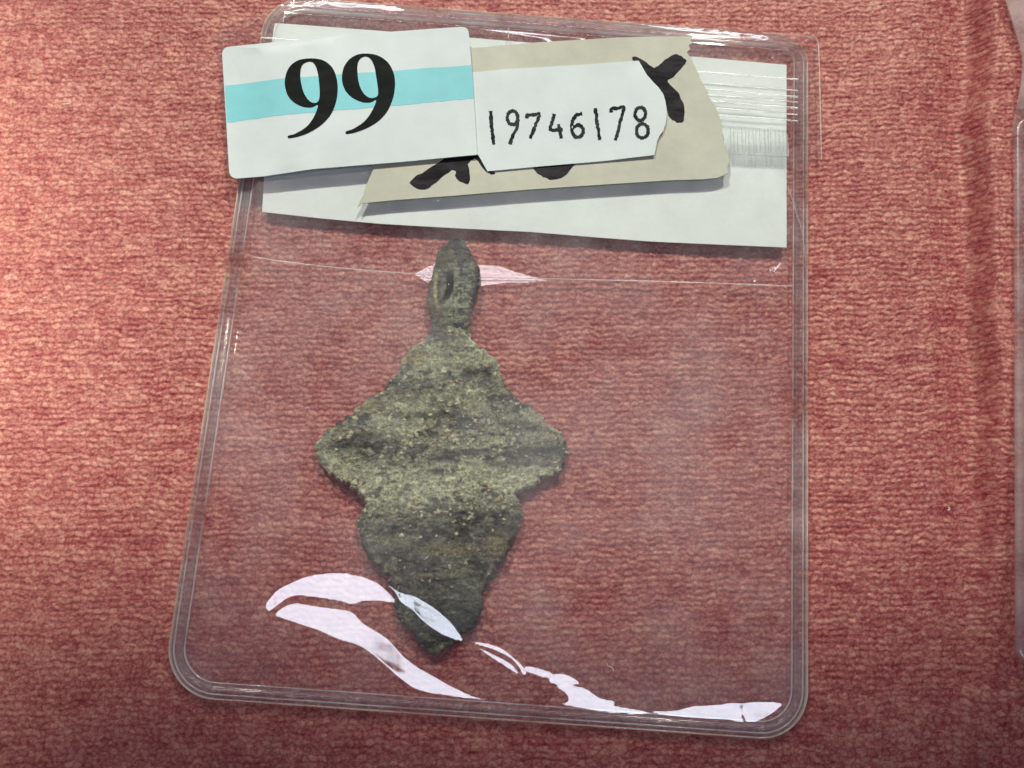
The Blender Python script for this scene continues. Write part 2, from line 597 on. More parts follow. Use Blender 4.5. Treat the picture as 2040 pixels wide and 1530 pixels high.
def rounded(quad, radii, n=14, inset=0.0):
    q = np.asarray(quad, float)
    N = len(q)
    # inset the straight sides
    cen = q.mean(0)
    lines = []
    for i in range(N):
        a, b = q[i], q[(i + 1) % N]
        d = (b - a) / np.linalg.norm(b - a)
        nrm = np.array([-d[1], d[0]])
        if np.dot(cen - a, nrm) < 0: nrm = -nrm
        lines.append((a + nrm * inset, d))
    pts = []
    for i in range(N):
        (a, d), (b, e) = lines[i - 1], lines[i]
        A = np.array([d, -e]).T
        t = np.linalg.solve(A, b - a)
        pts.append(a + d * t[0])
    out = []
    for i in range(N):
        p = pts[i]; a = pts[i - 1]; b = pts[(i + 1) % N]
        da = (a - p) / np.linalg.norm(a - p); db = (b - p) / np.linalg.norm(b - p)
        ang = math.acos(np.clip(np.dot(da, db), -1, 1))
        r = max(radii[i] - inset, 0.5)
        t = r / math.tan(ang / 2)
        c = p + (da + db) / np.linalg.norm(da + db) * (r / math.sin(ang / 2))
        p0, p1 = p + da * t, p + db * t
        a0 = math.atan2(*(p0 - c)[::-1]); a1 = math.atan2(*(p1 - c)[::-1])
        while a1 - a0 > math.pi: a1 -= 2 * math.pi
        while a1 - a0 < -math.pi: a1 += 2 * math.pi
        for k in range(n + 1):
            w = a0 + (a1 - a0) * k / n
            out.append(c + r * np.array([math.cos(w), math.sin(w)]))
    return np.array(out)


RAD = [5.2, 4.0, 5.2, 5.6]


def resample(poly, step):
    p = np.vstack([poly, poly[:1]])
    d = np.r_[0, np.cumsum(np.linalg.norm(np.diff(p, axis=0), axis=1))]
    n = int(d[-1] / step)
    s = np.linspace(0, d[-1], n, endpoint=False)
    return np.column_stack([np.interp(s, d, p[:, 0]), np.interp(s, d, p[:, 1])])


def ring_profile(name, path, prof, mat, parent, zoff=None):
    """sweep a closed cross-section (outward, height in mm) along a closed path"""
    N = len(path)
    nxt = np.roll(path, -1, 0); prv = np.roll(path, 1, 0)
    t = nxt - prv; t /= np.linalg.norm(t, axis=1)[:, None]
    nr = np.column_stack([t[:, 1], -t[:, 0]])
    cen = path.mean(0)
    if np.mean(np.sum((path - cen) * nr, 1)) < 0: nr = -nr
    K = len(prof)
    V = []
    zo = zoff(path[:, 0], path[:, 1]) if zoff else np.zeros(N)
    for (o, z) in prof:
        wob = 0.05 * (vnoise(path[:, 0] * 0.6, path[:, 1] * 0.6, int(o * 40) + 3) - 0.5)
        V.append(np.column_stack([path + nr * (o + wob)[:, None], z + zo + wob * 0.6]))
    V = np.stack(V, 1).reshape(-1, 3)
    i = np.arange(N); j = (i + 1) % N
    F = []
    for k in range(K):
        k2 = (k + 1) % K
        F.append(np.column_stack([i * K + k, j * K + k, j * K + k2, i * K + k2]))
    return mesh_np(name, V, np.concatenate(F), mat, parent)


def circ(ox, oz, rx, rz, n=10):
    return [(ox + rx * math.cos(a), oz + rz * math.sin(a)) for a in np.linspace(0, -2 * math.pi, n, endpoint=False)]


sleeve = empty('plastic_sleeve', 'clear zip plastic sleeve holding the bronze pendant and white paper slip', 'plastic sleeve',
               'clear plastic sleeves')
OUT = rounded(quad, RAD)
o_path = resample(rounded(quad, RAD, inset=0.13), 0.35)
m_path = resample(rounded(quad, RAD, inset=1.25), 0.35)
i_path = resample(rounded(quad, RAD, inset=1.80), 0.35)
ring_profile('outer_edge', o_path, circ(0, 0.50, 0.13, 0.42, 8), M_EDGE, sleeve)
ring_profile('weld_bead', m_path, circ(0, 0.72, 0.30, 0.34), M_RIM, sleeve)
ring_profile('weld_ridge', resample(rounded(quad, RAD, inset=0.62), 0.35), circ(0, 0.75, 0.08, 0.2), M_RIDGE, sleeve)
ring_profile('inner_bead', i_path, circ(0, 0.80, 0.085, 0.2), M_RIDGE, sleeve)
# flat welded land between the beads
land_o = resample(rounded(quad, RAD, inset=0.3), 0.8)
land_i = resample(rounded(quad, RAD, inset=1.9), 0.8)
solid('weld_land', [land_o, land_i], lambda x, y: 0.46 + 0 * x, 0.12, M_RIM, sleeve)

# ---- film surfaces -------------------------------------------------
INNER = rounded(quad, RAD, inset=1.6)
hl = []
hl.append(zr([(705, 420), (740, 370), (800, 310), (900, 260), (1000, 220), (1150, 200), (1300, 205), (1400, 235), (1480, 275),
              (1545, 330), (1592, 404), (1450, 395), (1350, 405), (1300, 425), (1220, 400), (1100, 380), (960, 363), (880, 368),
              (820, 405), (760, 448), (740, 470), (712, 455)], 320, 1080, 3.4))
hl.append(zr([(470, 803), (560, 830), (650, 890), (760, 920), (900, 1000), (1000, 1080), (1080, 1160), (1150, 1270), (1120, 1290),
              (1000, 1250), (900, 1190), (800, 1110), (740, 1040), (650, 985), (600, 905), (545, 850)], 640, 960, 4.08))
hl.append(zr([(765, 485), (830, 430), (920, 405), (1050, 425), (1200, 445), (1300, 465), (1370, 540), (1450, 590), (1540, 650),
              (1640, 760), (1740, 840), (1850, 900), (1950, 960), (2040, 1005), (2120, 1040), (2215, 1065), (2100, 1062), (2000, 1050), (1900, 1035),
              (1800, 1020), (1700, 985), (1600, 910), (1500, 820), (1400, 740), (1320, 695), (1200, 660), (1050, 595), (900, 545),
              (800, 510)], 320, 1080, 3.4))
K9 = 2040 / 760
hl.append(zr([(100, 345), (180, 345), (270, 375), (340, 430), (380, 470), (402, 522), (378, 518), (350, 470), (300, 424), (220, 386),
              (150, 362)], 900, 1150, K9))
hl.append(zr([(140, 372), (220, 404), (300, 446), (340, 480), (365, 522), (330, 505), (260, 460), (190, 416)], 900, 1150, K9))
hl.append(zr([(395, 470), (470, 482), (540, 508), (508, 540), (440, 520), (408, 508)], 900, 1150, K9))
hl.append(zr([(555, 510), (640, 525), (690, 568), (640, 568), (580, 578), (515, 555)], 900, 1150, K9))
hl.append(zr([(560, 583), (650, 577), (720, 592), (790, 640), (880, 662), (870, 680), (960, 700), (1040, 714), (1050, 730), (900, 735),
              (720, 705), (590, 680), (622, 660), (610, 620)], 900, 1150, K9))
hl.append(zr([(1060, 715), (1200, 711), (1280, 690), (1400, 680), (1550, 671), (1556, 740), (1570, 790), (1500, 765), (1350, 755),
              (1150, 740)], 900, 1150, K9))
hl.append(zr([(1564, 671), (1765, 671), (1730, 720), (1660, 760), (1600, 782), (1572, 750)], 900, 1150, K9))
dim = zr([(385, 455), (470, 472), (552, 500), (508, 550), (440, 530), (405, 515)], 900, 1150, K9)


def film_grid(step):
    x0, y0 = OUT.min(0); x1, y1 = OUT.max(0)
    xs = np.arange(x0, x1 + step, step); ys = np.arange(y0, y1 + step, step)
    return np.meshgrid(xs, ys)


def cut_grid(GX, GY, Z, poly, name, mat, parent, snap=None):
    ny, nx = GX.shape
    ins = inside(poly, GX, GY)
    ii = (np.arange(ny - 1)[:, None] * nx + np.arange(nx - 1)[None, :])
    ok = ins[:-1, :-1] & ins[1:, :-1] & ins[:-1, 1:] & ins[1:, 1:]
    ii = ii[ok]
    F = np.column_stack([ii, ii + 1, ii + nx + 1, ii + nx])
    used = np.unique(F)
    remap = np.full(nx * ny, -1); remap[used] = np.arange(len(used))
    V = np.column_stack([GX.ravel(), GY.ravel(), Z.ravel()])[used]
    return mesh_np(name, V, remap[F], mat, parent)


def need_slope(GX, GY, Z, pan):
    vy, vz = CAM[1] - GY, CAM[2] - Z
    vx = CAM[0] - GX
    ly, lz = pan[1] - GY, pan[2] - Z
    vn = np.sqrt(vy ** 2 + vz ** 2 + vx ** 2); ln = np.sqrt(ly ** 2 + lz ** 2 + GX ** 2 * 0 + 1)
    hy = vy / vn + ly / ln; hz = vz / vn + lz / ln
    return -hy / hz


GFX, GFY = film_grid(0.15)
ZTOP = 1.95       # height of the front film over paper and pendant
zguess = np.full(GFX.shape, 1.7)
fpx, fpy = pix(GFX, GFY, zguess)
mask = np.zeros(GFX.shape)
for poly in hl:
    pc = catmull(poly, 4)
    bx0, by0 = pc.min(0) - 8; bx1, by1 = pc.max(0) + 8
    sel = (fpx > bx0) & (fpx < bx1) & (fpy > by0) & (fpy < by1)
    d, _, _ = sdf(pc, fpx[sel], fpy[sel])
    mask[sel] = np.maximum(mask[sel], sstep(-3.6, 0.6, d))
d, _, _ = sdf(catmull(dim, 4), fpx, fpy)
s_need = need_slope(GFX, GFY, zguess, PAN1)
ystep = GFY[1, 0] - GFY[0, 0]
# rows grow northwards: integrate the wanted slope up from the bottom weld
rim_in = inside(INNER, GFX, GFY)
ytr = P(1000, 1060, 2.0)[1]
low = (GFY < ytr) & rim_in
streak = vnoise(GFX * 0.35 + GFY * 0.5, GFY * 2.6 + GFX * 1.2, 41) - 0.5
streak2 = fbm(GFX * 0.25, GFY * 0.5, 2, 47) - 0.5
target = mask * (s_need + 0.006 * streak + 0.010 * streak2)
sum_h = (target * low).sum(0) * ystep
n_free = ((1 - mask) * low).sum(0) * ystep + 1e-6
rise = ZTOP - 1.0
free = np.clip((rise - sum_h) / n_free, -0.04, 0.09)
kk = 41
free = np.convolve(np.pad(free, kk // 2, mode='edge'), np.ones(kk) / kk, mode='valid')
slope = np.where(low, target + (1 - mask) * free[None, :], 0.0)
Zf = 1.0 + np.cumsum(slope, 0) * ystep
# columns end at slightly different heights: ease that difference out above the wrinkles
zend = Zf[-1]
ease = sstep(ytr - 8, ytr + 22, GFY)
Zf = Zf * (1 - ease) + ZTOP * ease
Zf += (0.10 * (fbm(GFX * 0.09, GFY * 0.09, 3, 70) - 0.5) + 0.02 * (vnoise(GFX * 0.5, GFY * 0.4, 90) - 0.5)) * sstep(ytr - 2, ytr + 10, GFY)
# light wrinkle line left of the pendant and a soft swell over it
qi = rounded(quad, [0.5] * 4, n=1, inset=1.6)


def side_dist(a, b):
    a, b = np.array(a), np.array(b)
    n_ = np.array([-(b - a)[1], (b - a)[0]]) / np.linalg.norm(b - a)
    d = (GFX - a[0]) * n_[0] + (GFY - a[1]) * n_[1]
    cc = quad.mean(0)
    return d if (cc - a) @ n_ > 0 else -d


q4 = quad
dI = np.minimum(side_dist(q4[0], q4[3]), side_dist(q4[1], q4[2])) - 1.6
dT = side_dist(q4[0], q4[1]) - 1.6
wside = sstep(-0.2, 1.3, np.minimum(dI, dT))
up = GFY > ytr
Zf = np.where(up, 0.98 + (Zf - 0.98) * wside, 0.98 + (Zf - 0.98) * np.clip(sstep(-0.3, 0.5, dI) + 0.0, 0, 1))
# ripples of the lip along the top weld shaped to catch the added far panel
lip = [zr([(-420, 175), (-200, 205), (0, 232), (300, 252), (600, 290), (850, 320), (1100, 345), (1185, 372), (1170, 402), (1050, 392), (900, 375), (700, 352),
           (400, 318), (200, 296), (0, 266), (-250, 232)], 1300, 0, 5.1),
       zr([(150, 335), (400, 392), (600, 400), (900, 428), (880, 446), (500, 418), (200, 372)], 1300, 0, 5.1),
       zr([(900, 398), (1000, 410), (1090, 436), (1090, 468), (950, 444)], 1300, 0, 5.1),
       zr([(1290, 425), (1330, 455), (1370, 505), (1345, 510), (1300, 465)], 1300, 0, 5.1),
       zr([(505, 75), (560, 28), (620, -5), (640, 12), (590, 42), (530, 92)], 400, 0, 3.4),
       zr([(690, 15), (780, -5), (860, 10), (800, 38), (700, 28)], 400, 0, 3.4),
       zr([(850, 2), (1000, 15), (1150, 10), (1250, 20), (1395, 62), (1300, 74), (1150, 52), (950, 45), (860, 25)], 400, 0, 3.4)]
tpx, tpy = pix(GFX, GFY, np.full(GFX.shape, 1.0))
lm = np.zeros(GFX.shape)
for poly in lip:
    pc = catmull(poly, 3)
    b0, b1 = pc.min(0) - 6, pc.max(0) + 6
    sel = (tpx > b0[0]) & (tpx < b1[0]) & (tpy > b0[1]) & (tpy < b1[1])
    if sel.any():
        d, _, _ = sdf(pc, tpx[sel], tpy[sel])
        lm[sel] = np.maximum(lm[sel], sstep(-1.5, 1.5, d))
sl2 = need_slope(GFX, GFY, np.full(GFX.shape, 1.0), PAN2)
base2 = sl2 + 0.07          # the rest of the lip leans well away from the lamp
lipzone = sstep(2.6, 1.6, side_dist(q4[0], q4[1]) - 0.2)
Zf += np.cumsum((lm * (sl2 + 0.02 * (vnoise(GFX * 0.8, GFY * 6, 5) - 0.5)) + (1 - lm) * 0.02 * (vnoise(GFX * 0.3, GFY * 1.5, 9) - 0.3)) * lipzone, 0) * ystep
cut_grid(GFX, GFY, Zf, rounded(quad, RAD, inset=0.25), 'front_film', M_FILM, sleeve)

# back film: nearly flat, with the creased strip under the zip that shines beside the loop
GBX, GBY = film_grid(0.22)
bz = np.full(GBX.shape, 0.45)
bpx, bpy_ = pix(GBX, GBY, bz)
tri = [zr([(830, 325), (930, 345), (1080, 400), (1300, 490), (1600, 582), (1800, 600), (1450, 630), (1150, 645), (890, 672),
           (700, 700), (560, 660), (360, 640), (180, 530), (250, 490), (440, 380), (620, 330)], 780, 440, 5.1),
       zr([(1080, 1040), (1150, 1085), (1240, 1090), (1330, 1070), (1330, 1150), (1260, 1240), (1170, 1225), (1080, 1290), (1070, 1340),
           (1000, 1345), (990, 1310), (1150, 1210), (1240, 1150), (1270, 1110), (1180, 1105), (1100, 1080)], 1300, 300, 5.1)]
bm = np.zeros(GBX.shape)
for poly in tri:
    d, _, _ = sdf(np.array(poly), bpx, bpy_)
    bm = np.maximum(bm, sstep(-2.5, 2.5, d))
crease = np.abs(bpy_ - (520 + (bpx - 560) * 0.052))
gb = bm * need_slope(GBX, GBY, bz, PAN2)
st = GBY[1, 0] - GBY[0, 0]
inc = np.cumsum(gb, 0) * st
tot = inc[-1][None, :]
yA = P(1000, 640, 0.45)[1]
back = tot * sstep(P(1000, 480, .45)[1] + 10, P(1000, 520, .45)[1], GBY) if False else tot * sstep(yA + 7, yA + 16, GBY)
bzz = 0.45 + inc - back
bzz += 0.06 * (fbm(GBX * 0.15, GBY * 0.15, 3, 33) - 0.5)
cut_grid(GBX, GBY, bzz, rounded(quad, RAD, inset=2.0), 'back_film', M_BACK, sleeve)


def rod(name, pts, z, r, mat, parent, n=8, rz=None):
    p = np.array(pts, float)
    if np.ndim(z) == 0: z = np.full(len(p), z)
    t = np.gradient(p, axis=0); t /= np.linalg.norm(t, axis=1)[:, None]
    nr = np.column_stack([-t[:, 1], t[:, 0]])
    rz = rz or r
    V = []
    for a in np.linspace(0, 2 * math.pi, n, endpoint=False):
        V.append(np.column_stack([p + nr * (r * math.cos(a)), z + rz * math.sin(a)]))
    V = np.stack(V, 1).reshape(-1, 3)
    N = len(p)
    F = []
    for i in range(N - 1):
        for k in range(n):
            k2 = (k + 1) % n
            F.append((i * n + k, i * n + k2, (i + 1) * n + k2, (i + 1) * n + k))
    return mesh_np(name, V, np.array(F), mat, parent)


def lerp_line(a, b, n, z):
    xy = np.column_stack([np.linspace(a[0], b[0], n), np.linspace(a[1], b[1], n)])
    return PP(xy, z)


# zip closure: fine ridges running across under the stickers
for (yr, r) in ((136, 0.12), (158, 0.10), (170, 0.12), (181, 0.10), (193, 0.13), (206, 0.10), (219, 0.09)):
    line = lerp_line((520, yr - 62), (1590, yr + 22), 160, ZTOP)
    line[:, 1] += 0.05 * (vnoise(line[:, 0] * 0.25, np.full(160, yr / 9.0), 4) - 0.5)
    rod('zip_ridge', line, ZTOP - 0.05 + 0.13 * (vnoise(line[:, 0] * 0.4, np.full(160, yr / 5.0), 7) - .5), r, M_ZIP, sleeve, rz=r * 0.8)
# crimped end of the zip
crimp = solid('zip_end', [PP([(1446, 250), (1452, 262), (1570, 268), (1572, 312), (1455, 306), (1447, 290)], ZTOP + .1)],
              ZTOP + 0.12, 0.1, M_CRIMP, sleeve)
for i, px in enumerate(np.linspace(1456, 1566, 16)):
    j = random.uniform(-2, 2)
    rod('crimp_line', lerp_line((px + j, 254 + random.uniform(0, 5)), (px + j + 1.5, 305 + random.uniform(-4, 4)), 6, ZTOP + .15), ZTOP + 0.14, 0.06,
        M_CRIMP, sleeve, 6)
# strip welded behind the zip, a little wider than the pouch
flap = PP([(430, 62), (530, 22), (560, 4), (1560, 66), (1628, 76), (1637, 318), (1560, 330), (452, 344)], 0.75)
solid('zip_flap', [catmull(flap, 1)], lambda x, y: 0.62 + 0.05 * np.sin(x * 0.4), 0.1, M_BACK, sleeve, spacing=3)
rod('flap_edge', catmull(PP([(1535, 66), (1600, 72), (1627, 77), (1632, 120), (1634, 200), (1637, 318)], 0.8), 8, False), 0.75, 0.10, M_EDGE, sleeve)
# crease of the inner strip below the paper
rod('inner_seam', catmull(PP([(505, 512), (640, 530), (820, 545), (960, 552), (1130, 556), (1300, 560), (1480, 566), (1580, 570)], 0.7), 8, False),
    0.66, 0.07, M_ZIP, sleeve)
# raised line where the paper pushes the side seam
rod('side_crease', catmull(PP([(1569, 372), (1580, 400), (1588, 430), (1597, 455), (1602, 490), (1605, 520)], 1.3), 6, False), 1.3, 0.08, M_ZIP, sleeve)

# ---------------------------------------------------------------- paper slip
pp = [(547, 46), (606, 50), (760, 62), (938, 75), (1150, 93), (1373, 112), (1567, 129), (1567, 300), (1567, 493), (1430, 487), (1300, 481),
      (1194, 473), (1060, 462), (900, 454), (760, 446), (640, 435), (522, 422), (526, 353), (535, 210), (543, 76)]
paper = solid('paper_slip', [PP(pp, 0.9)], lambda x, y: 0.9 + 0.12 * (vnoise(x * 0.07, y * 0.07, 3) - 0.5), 0.12, M_PAPER, None, spacing=2.0)
tag(paper, 'blank white paper slip behind the stickers inside the top of the plastic sleeve', 'paper')

# ---------------------------------------------------------------- masking tape
ZT = ZTOP + 0.13
tp = [(760, 108), (938, 96), (1076, 84), (1223, 75), (1300, 73), (1379, 72), (1376, 80), (1379, 86), (1372, 90), (1375, 98), (1368, 104), (1376, 116),
      (1382, 126), (1391, 146), (1400, 168), (1409, 180), (1413, 195), (1426, 212), (1433, 232), (1439, 250), (1438, 266), (1441, 282), (1447, 292),
      (1451, 306), (1452, 322), (1449, 335), (1450, 345), (1444, 348), (1429, 354), (1400, 357), (1335, 359), (1194, 368), (1047, 378), (900, 390),
      (780, 399), (720, 405), (712, 413), (716, 402), (724, 388), (728, 372), (738, 350), (745, 335), (750, 220)]
tape = solid('masking_tape', [PP(tp, ZT)], lambda x, y: ZT + 0.02 * (vnoise(x * 0.5, y * 0.5, 5) - 0.5), 0.12, M_TAPE, None, spacing=1.5)
tag(tape, 'torn beige masking tape with black marker strokes across the sleeve top', 'tape')
ZI = ZT + 0.045
strokes = [zr([(1222, 238), (1245, 215), (1320, 250), (1375, 292), (1440, 235), (1500, 198), (1560, 212), (1588, 240), (1572, 275), (1500, 350),
               (1465, 382), (1540, 465), (1572, 560), (1568, 645), (1545, 664), (1510, 650), (1470, 610), (1445, 520), (1380, 430), (1320, 370),
               (1250, 300)], 900, 50, 3.4),
           zr([(1418, 1238), (1440, 1208), (1530, 1150), (1620, 1095), (1700, 1040), (1830, 990), (1880, 1030), (1850, 1075), (1812, 1108),
               (1826, 1215), (1802, 1247), (1765, 1228), (1728, 1208), (1720, 1150), (1650, 1185), (1570, 1255), (1512, 1282), (1450, 1270)], 400, 0,
              3.4),
           zr([(1860, 1010), (1900, 1080), (1935, 1145), (1998, 1168), (1965, 1178), (1915, 1142), (1880, 1090), (1840, 1040)], 400, 0, 3.4),
           zr([(530, 930), (640, 910), (840, 920), (812, 960), (765, 1020), (690, 1043), (620, 1028), (570, 990)], 900, 50, 3.4)]
for s in strokes:
    s = catmull(s, 3)
    s = s + np.column_stack([vnoise(s[:, 0] / 5, s[:, 1] / 5, 71) - .5, vnoise(s[:, 0] / 5, s[:, 1] / 5, 72) - .5]) * 4.0
    solid('marker_stroke', [PP(s, ZI)], lambda x, y: ZI + 0.02 * (vnoise(x * 0.5, y * 0.5, 5) - 0.5), 0.05, M_MARK, tape)

# ---------------------------------------------------------------- stickers
ZN = ZT + 0.20
ns = [(930, 144), (943, 144), (1003, 138), (1140, 130), (1272, 122), (1280, 136), (1288, 150), (1301, 165), (1312, 176), (1321, 189), (1325, 202), (1327, 214),
      (1328, 228), (1326, 246), (1321, 262), (1314, 271), (1309, 282), (1306, 296), (1303, 310), (1200, 321), (1080, 331), (971, 341), (962, 325), (953, 309),
      (935, 305)]
zn = lambda x, y: ZN + 0.18 * sstep(12, 17, x) + 0.03 * (vnoise(x * 0.2, y * 0.2, 9) - 0.5)
numst = solid('number_sticker', [PP(ns, ZN)], zn, 0.1, M_STICK, None, spacing=1.5)
tag(numst, 'torn white sticker stamped 19746178 on the beige tape', 'sticker')


def stroke_poly(pts, w, seed, closed=False, rough=0.32):
    p = catmull(pts, 7, closed)
    p = np.array(p)
    if closed:
        t = np.roll(p, -1, 0) - np.roll(p, 1, 0)
    else:
        t = np.gradient(p, axis=0)
    t /= np.linalg.norm(t, axis=1)[:, None] + 1e-9
    nr = np.column_stack([-t[:, 1], t[:, 0]])
    r = np.random.default_rng(seed)
    wa = w / 2 * (1 + rough * r.uniform(-1, 1, len(p)))
    wb = w / 2 * (1 + rough * r.uniform(-1, 1, len(p)))
    L = p + nr * wa[:, None]; R = p - nr * wb[:, None]
    if closed:
        return [L, R]
    return [np.vstack([L, R[::-1]])]


def ell(cx, cy, rx, ry, n=9):
    return [(cx + rx * math.cos(a), cy + ry * math.sin(a)) for a in np.linspace(0, 2 * math.pi, n, endpoint=False)]


W = 23
digits = [
    [([(262, 582), (268, 660), (276, 740), (284, 810)], False)],
    [(ell(412, 628, 36, 46), False), ([(452, 640), (440, 700), (415, 745), (393, 808)], False)],
    [([(508, 632), (514, 610), (560, 608), (592, 608), (566, 680), (548, 730), (530, 768)], False)],
    [([(695, 602), (683, 650), (668, 705), (700, 712), (752, 708)], False), ([(722, 672), (732, 720), (741, 768)], False)],
    [([(884, 600), (846, 610), (818, 650), (812, 710), (832, 752), (866, 758), (890, 725), (880, 690), (850, 678), (818, 700)], False)],
    [([(972, 562), (982, 640), (992, 710), (1002, 778)], False)],
    [([(1080, 592), (1082, 566), (1120, 564), (1165, 560), (1148, 630), (1130, 700), (1110, 782)], False)],
    [(ell(1276, 605, 36, 44), True), (ell(1290, 720, 40, 48), True)],
]
digits[1][0] = (ell(412, 628, 36, 46), True)
for di, parts in enumerate(digits):
    # a numeral is one mesh: its strokes are stacked a hair apart
    Vs, Ts, off = [], [], 0
    for si, (pts, cl) in enumerate(parts):
        rings = stroke_poly(pts, W, di * 7 + si, cl)
        rings = [PP(zr(r, 900, 50, 3.4), ZN) for r in rings]
        v, t = cdt(rings)
        z = zn(v[:, 0], v[:, 1]) + 0.028 + 0.006 * si
        Vs.append(np.column_stack([v, z])); Ts.append(t + off); off += len(v)
    mesh_np('numeral', np.concatenate(Vs), np.concatenate(Ts), M_STAMP, numst)

# the "99" lot sticker, its left end hanging over the sleeve's edge
ZS = ZN + 0.30


def round_poly(pts, r, n=6):
    p = np.array(pts, float); out = []
    for i in range(len(p)):
        a, b, c = p[i - 1], p[i], p[(i + 1) % len(p)]
        ra = r[i]
        if ra <= 0: out.append(b); continue
        da = (a - b) / np.linalg.norm(a - b); dc = (c - b) / np.linalg.norm(c - b)
        p0, p2 = b + da * ra, b + dc * ra
        for k in range(n + 1):
            t = k / n
            out.append((1 - t) ** 2 * p0 + 2 * t * (1 - t) * b + t * t * p2)
    return np.array(out)


st_px = round_poly([(439, 89), (685, 70), (933, 52), (941, 150), (944, 196), (951, 308), (800, 322), (623, 337), (526, 350), (455, 353)],
                   [16, 0, 16, 0, 0, 3, 0, 0, 0, 18])
xL = P(440, 200, ZS)[0]; xR = P(940, 200, ZS)[0]
zs = lambda x, y: ZS - 0.55 * sstep(0.30, 0.0, (x - xL) / (xR - xL)) + 0.06 * np.sin(x * 0.22 + 1) - 0.02 * (y - 40) * 0
lot = solid('lot_sticker', [PP(st_px, ZS)], zs, 0.14, M_STICK, None, spacing=1.0)
tag(lot, 'white rounded sticker printed 99 over a turquoise stripe, overhanging the left side of the sleeve', 'sticker')


def on_sticker(name, rings_px, dz, mat, spacing=None):
    v, t = cdt([PP(r, ZS) for r in rings_px], spacing)
    return mesh_np(name, np.column_stack([v, zs(v[:, 0], v[:, 1]) + dz]), t, mat, lot)


band_top = [(445 + i * (940 - 445) / 24, 165.5 - i * 36.5 / 24 + (0.6 * math.sin(i * 0.9))) for i in range(25)]
band_bot = [(944 - i * (944 - 449) / 40, 196 + 44 * (i / 40) ** 1.0 + random.uniform(-0.9, 0.9)) for i in range(41)]
bpts = [(px, py) for px, py in band_top + band_bot]
on_sticker('turquoise_stripe', [bpts], 0.02, M_TEAL, 1.0)
nine_a = [(750, 398), (830, 411), (890, 458), (920, 530), (928, 612), (915, 700), (880, 780), (820, 846), (740, 898), (660, 928), (605, 938), (591, 934),
          (594, 921), (640, 908), (715, 862), (766, 795), (794, 716), (755, 730), (700, 728), (640, 702), (592, 652), (570, 580), (576, 510), (606, 450), (664, 410)]
in_a = [(738, 420), (772, 438), (794, 500), (805, 600), (803, 670), (782, 698), (742, 690), (704, 642), (682, 570), (675, 500), (690, 442)]
nine_b = [(1120, 363), (1200, 376), (1265, 420), (1305, 490), (1316, 572), (1302, 665), (1265, 750), (1208, 816), (1130, 866), (1050, 897), (993, 909), (982, 903),
          (986, 890), (1036, 872), (1108, 822), (1158, 755), (1188, 680), (1148, 695), (1090, 692), (1025, 662), (978, 612), (957, 545), (965, 470), (998, 412), (1052, 374)]
in_b = [(1115, 383), (1150, 400), (1175, 450), (1190, 530), (1201, 615), (1194, 652), (1152, 664), (1110, 640), (1080, 590), (1064, 520), (1062, 440), (1080, 400)]
for o_, i_ in ((nine_a, in_a), (nine_b, in_b)):
    on_sticker('numeral', [zr(catmull(o_, 5), 400, 0, 3.4), zr(catmull(i_, 5), 400, 0, 3.4)], 0.04, M_INK, 0.8)

# ---------------------------------------------------------------- bronze pendant
body_px = [(862, 655), (844, 672), (818, 693), (800, 711), (796, 731), (776, 758), (753, 781), (718, 802), (694, 828), (668, 843), (647, 861), (632, 881),
           (628, 905), (638, 925), (653, 940), (679, 958), (700, 975), (716, 987), (726, 1002), (723, 1019), (713, 1034), (713, 1058), (720, 1081), (733, 1105),
           (755, 1129), (770, 1149), (782, 1180), (787, 1217), (807, 1249), (826, 1274), (843, 1296), (860, 1304), (885, 1299), (905, 1281), (932, 1259),
           (956, 1232), (966, 1207), (961, 1180), (971, 1161), (988, 1136), (1008, 1104), (1022, 1075), (1035, 1046), (1041, 1024), (1035, 999), (1030, 987),
           (1041, 981), (1076, 958), (1109, 943), (1126, 922), (1135, 902), (1129, 881), (1115, 858), (1094, 843), (1071, 822), (1059, 808), (1035, 796),
           (1018, 784), (1003, 758), (997, 740), (991, 716), (979, 708), (965, 696), (950, 684), (935, 672), (930, 655), (896, 648)]
loop_px = [(864, 660), (858, 646), (855, 628), (851, 607), (850, 588), (853, 567), (858, 550), (866, 522), (872, 495), (886, 481), (902, 470), (917, 470),
           (929, 485), (941, 507), (953, 524), (956, 544), (954, 577), (945, 593), (941, 613), (935, 636), (932, 668), (900, 676)]
hole_px = [(892, 538), (898, 548), (899, 562), (899, 576), (893, 590), (885, 600), (879, 596), (884, 582), (888, 566), (890, 550)]


